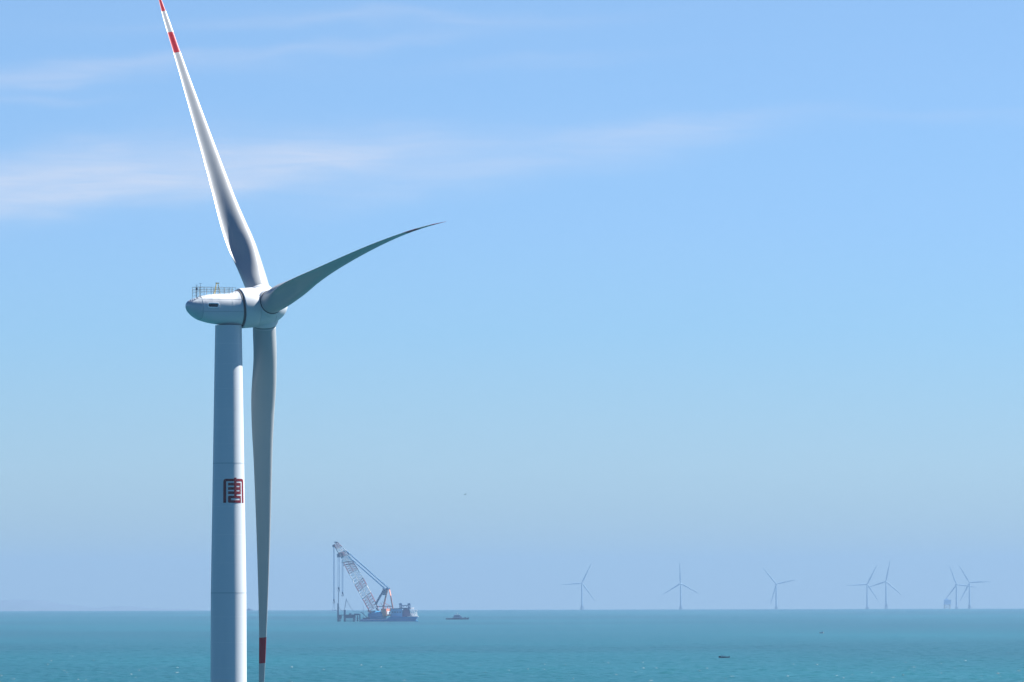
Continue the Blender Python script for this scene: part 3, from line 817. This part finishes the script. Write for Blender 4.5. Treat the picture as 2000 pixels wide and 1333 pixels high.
mb.beam(P(676.3, 1173), P(675, 1187), .3)
def sag(mb, a, b_, s_, w, n=10):
    pr = None
    for i in range(n + 1):
        q = i / n; c = Vector(P(*a)).lerp(P(*b_), q) - Vector((0, 0, 4 * s_ * q * (1 - q)))
        if pr is not None: mb.beam(pr, c, w)
        pr = c
sag(mb, (676.5, 1171), (690, 1194), 1.2, .38); sag(mb, (661.5, 1185), (668, 1194), 1.0, .35); sag(mb, (690, 1194), (703, 1195), .6, .3); sag(mb, (668, 1194), (673, 1192), .5, .3)
mb.build('mast_and_cables', PST, pf)

# ------------------------------------------------------------------ boats, far ship, bird
def boat_hull(L, B, Hh_, zb=-.3, bowrise=.35):
    """low hull along x, bow at +x"""
    V = []; Fc = []; st = [(0, .75, 0), (.08, .95, 0), (.4, 1, 0), (.7, .9, .08), (.88, .55, .22), (1, .04, 1.0)]
    for (q, w, rz) in st:
        x = (q - .5) * L; h = Hh_ * (1 + bowrise * rz)
        V += [(x, -B / 2 * w, h), (x - (.04 * L if q == 1 else 0), -B / 2 * w * .7, zb), (x - (.04 * L if q == 1 else 0), B / 2 * w * .7, zb), (x, B / 2 * w, h)]
    for j in range(len(st) - 1):
        a = j * 4; Fc += [(a, a + 1, a + 5, a + 4), (a + 1, a + 2, a + 6, a + 5), (a + 2, a + 3, a + 7, a + 6), (a + 3, a, a + 4, a + 7)]
    Fc += [(0, 3, 2, 1), (20, 21, 22, 23)]
    return V, Fc
def offs(V, o): return [(v[0] + o.x, v[1] + o.y, v[2] + o.z) for v in V]
# work boat right of the crane vessel
d = 7600.; q = unproj(893.5, 1211, d); g = Vector((q.x, d, sea_z(q.x, d)))
wb = thing('work_boat', g, 'low grey work boat with sloped cabin under a pale roof near the crane vessel', 'boat')
V, Fc = boat_hull(30, 7.5, 1.7, -.5, .6); wh = mesh_obj('hull', offs(V, g), Fc, mat('boat_dark_hull', (.05, .08, .12), .5, var=.15), wb, smooth=False)
mb = MB(); o_ = g
mb.prism([(o_.x - 6.6, o_.z + 1.6), (o_.x - 4.0, o_.z + 5.8), (o_.x + 2.6, o_.z + 5.9), (o_.x + 6.4, o_.z + 3.0), (o_.x + 6.8, o_.z + 1.6)], d - 2.8, d + 2.8); cb = mb.build('cabin', mat('boat_grey_cabin', (.24, .25, .36), .5, var=.1), wb)
mb = MB(); mb.box((o_.x - .5, d, o_.z + 6.4), (6.5, 6.2, .8)); mb.beam((o_.x + .5, d, o_.z + 6.6), (o_.x + .5, d, o_.z + 8.4), .3); mb.build('cabin_roof', CWH, cb)
for i in range(3):
    mb = MB(); mb.box((o_.x - 3.4 + 2.1 * i, d - 2.85, o_.z + 4.3), (1.5, .2, 1.1)); mb.build('window', CDK, cb)
mb = MB(); mb.box((o_.x + 9.6, d, o_.z + 2.2), (2.6, 2.4, 1.4)); mb.build('deck_winch', CDK, wb)
# dark open fishing boat
d = 2740.; q = unproj(1414.5, 1287, d); g = Vector((q.x, d, sea_z(q.x, d) + .3))
fb = thing('fishing_boat', g, 'small dark open fishing boat with gear on its deck, alone on the near sea', 'boat')
V, Fc = boat_hull(5.2, 1.7, .55, -.9, .6); mesh_obj('hull', offs(V, g), Fc, mat('fishing_hull', (.010, .020, .04), .8, spec=.1, var=.2), fb, smooth=False)
mb = MB(); mb.box((g.x - 2.0, d, g.z + .62), (1.05, 1.2, .55)); mb.build('engine_box', mat('fishing_dark', (.008, .015, .03), .8, spec=.1, var=.2), fb)
CRT = mat('crate_blue', (.10, .14, .22), .6, var=.2)
mb = MB(); mb.box((g.x - .75, d, g.z + .62), (.55, .8, .5)); mb.build('fish_crate', CRT, fb)
mb = MB(); mb.box((g.x + .35, d, g.z + .55), (.8, .8, .4)); mb.build('fish_crate', CRT, fb)
mb = MB(); 
mb.beam((g.x - 1.4, d - .5, g.z + .4), (g.x - 1.15, d - .5, g.z + 1.15), .09); mb.beam((g.x - 1.4, d + .5, g.z + .4), (g.x - 1.15, d + .5, g.z + 1.15), .09); mb.beam((g.x - 1.55, d, g.z + 1.15), (g.x - .5, d, g.z + 1.12), .16)
mb.beam((g.x - .35, d - .4, g.z + .4), (g.x - .3, d - .4, g.z + 1.0), .08); mb.beam((g.x - .3, d, g.z + 1.0), (g.x + .6, d, g.z + .98), .12)
mb.build('canopy_frame', mat('canopy_grey', (.10, .16, .24), .6, var=.2), fb)
mb = MB(); mb.beam((g.x + 1.5, d, g.z + .3), (g.x + 1.45, d, g.z + 1.05), .06); mb.build('bow_pole', MATS['canopy_grey'], fb)
# tiny white skiff
d = 4530.; q = unproj(1604.5, 1240, d); g = Vector((q.x, d, sea_z(q.x, d) + .15))
sk = thing('skiff', g, 'tiny white skiff on the sea between the dark fishing boat and the horizon', 'boat')
V, Fc = boat_hull(3.4, 1.5, .6, -.3, .6); mesh_obj('hull', offs(V, g), Fc, mat('skiff_white', (.4, .44, .46), .6, var=.1), sk, smooth=False)
mb = MB(); mb.box((g.x - .2, d - .8, g.z + .18), (1.5, .12, .35)); mb.box((g.x + .7, d, g.z + .9), (.5, .8, .5)); mb.build('dark_strip', PST, sk)
# ship hull down behind the horizon between tower and blade
d = 20000.; q = unproj(487, 1192.2, d); g = Vector((q.x, d, sea_z(q.x, d)))
sh = thing('distant_ship', g, 'faint tiny ship silhouette on the horizon between the turbine tower and its lower blade', 'ship')
V, Fc = boat_hull(22, 6, 3.6, -1, .4); mesh_obj('hull', offs(V, g), Fc, PST, sh, smooth=False)
mb = MB(); mb.box((g.x - 1.5, d, g.z + 5), (7, 5, 3.2)); mb.box((g.x - 1.5, d, g.z + 7.3), (3.2, 3, 1.6)); mb.build('wheelhouse', mat('far_ship_grey', (.18, .22, .28), .6, var=.1), sh)
# bird
d = 1300.; q = unproj(908.3, 966, d)
br = MB()
body = [(-.22, .01), (-.12, .04), (0, .06), (.12, .05), (.2, .025), (.26, .004)]
br.revolve(q, (.9, -.35, .12), body, 10)
bird = br.build('bird', mat('bird_grey', (.05, .06, .07), .8, var=.2), None, True, origin=tuple(q))
tag(bird, 'tiny dark seabird flying in the empty sky above and right of the crane boom', 'bird')
for sgn in (-1, 1):
    V = [q + Vector(v) for v in ((.08, 0, .03), (-.08, 0, .03), (.13 + .0, sgn * .18, .10), (-.04, sgn * .18, .10), (.10 * 1, sgn * .38, .05), (.03, sgn * .40, .05), (.08, 0, .01), (-.08, 0, .01), (.13, sgn * .18, .08), (-.04, sgn * .18, .08), (.10, sgn * .38, .04), (.03, sgn * .40, .04))]
    V = [Vector((v.x - (v.y - q.y) * .75 * 1, v.y, v.z + (v.y - q.y) * -.18)) for v in V]
    mesh_obj('wing', V, [(0, 1, 3, 2), (2, 3, 5, 4), (6, 8, 9, 7), (8, 10, 11, 9), (0, 2, 8, 6), (2, 4, 10, 8), (1, 7, 9, 3), (3, 9, 11, 5), (4, 5, 11, 10)], MATS['bird_grey'], bird, smooth=False, origin=tuple(q))

# ------------------------------------------------------------------ sea haze
HZ_TOP = 216.0
lowest = -(30600.0 ** 2) / (2 * EARTH)
mb = MB(); mb.box((0, 0, (HZ_TOP + lowest - 1) / 2), (63000, 63000, HZ_TOP - lowest + 1))
hz = mb.build('haze', bpy.data.materials.new('haze_air')); hz['kind'] = 'stuff'
tag(hz, 'pale blue sea haze that fades the far turbines, hills and crane vessel', 'haze')
m = hz.data.materials[0]; m.use_nodes = True; t = m.node_tree; t.nodes.remove(t.nodes['Principled BSDF'])
pv = N(t, 'ShaderNodeVolumePrincipled')
pv.inputs['Color'].default_value = (0.190, 0.308, 0.465, 1)
pv.inputs['Density'].default_value = 5.0e-5
pv.inputs['Anisotropy'].default_value = 0.1
t.links.new(pv.outputs[0], t.nodes['Material Output'].inputs['Volume'])
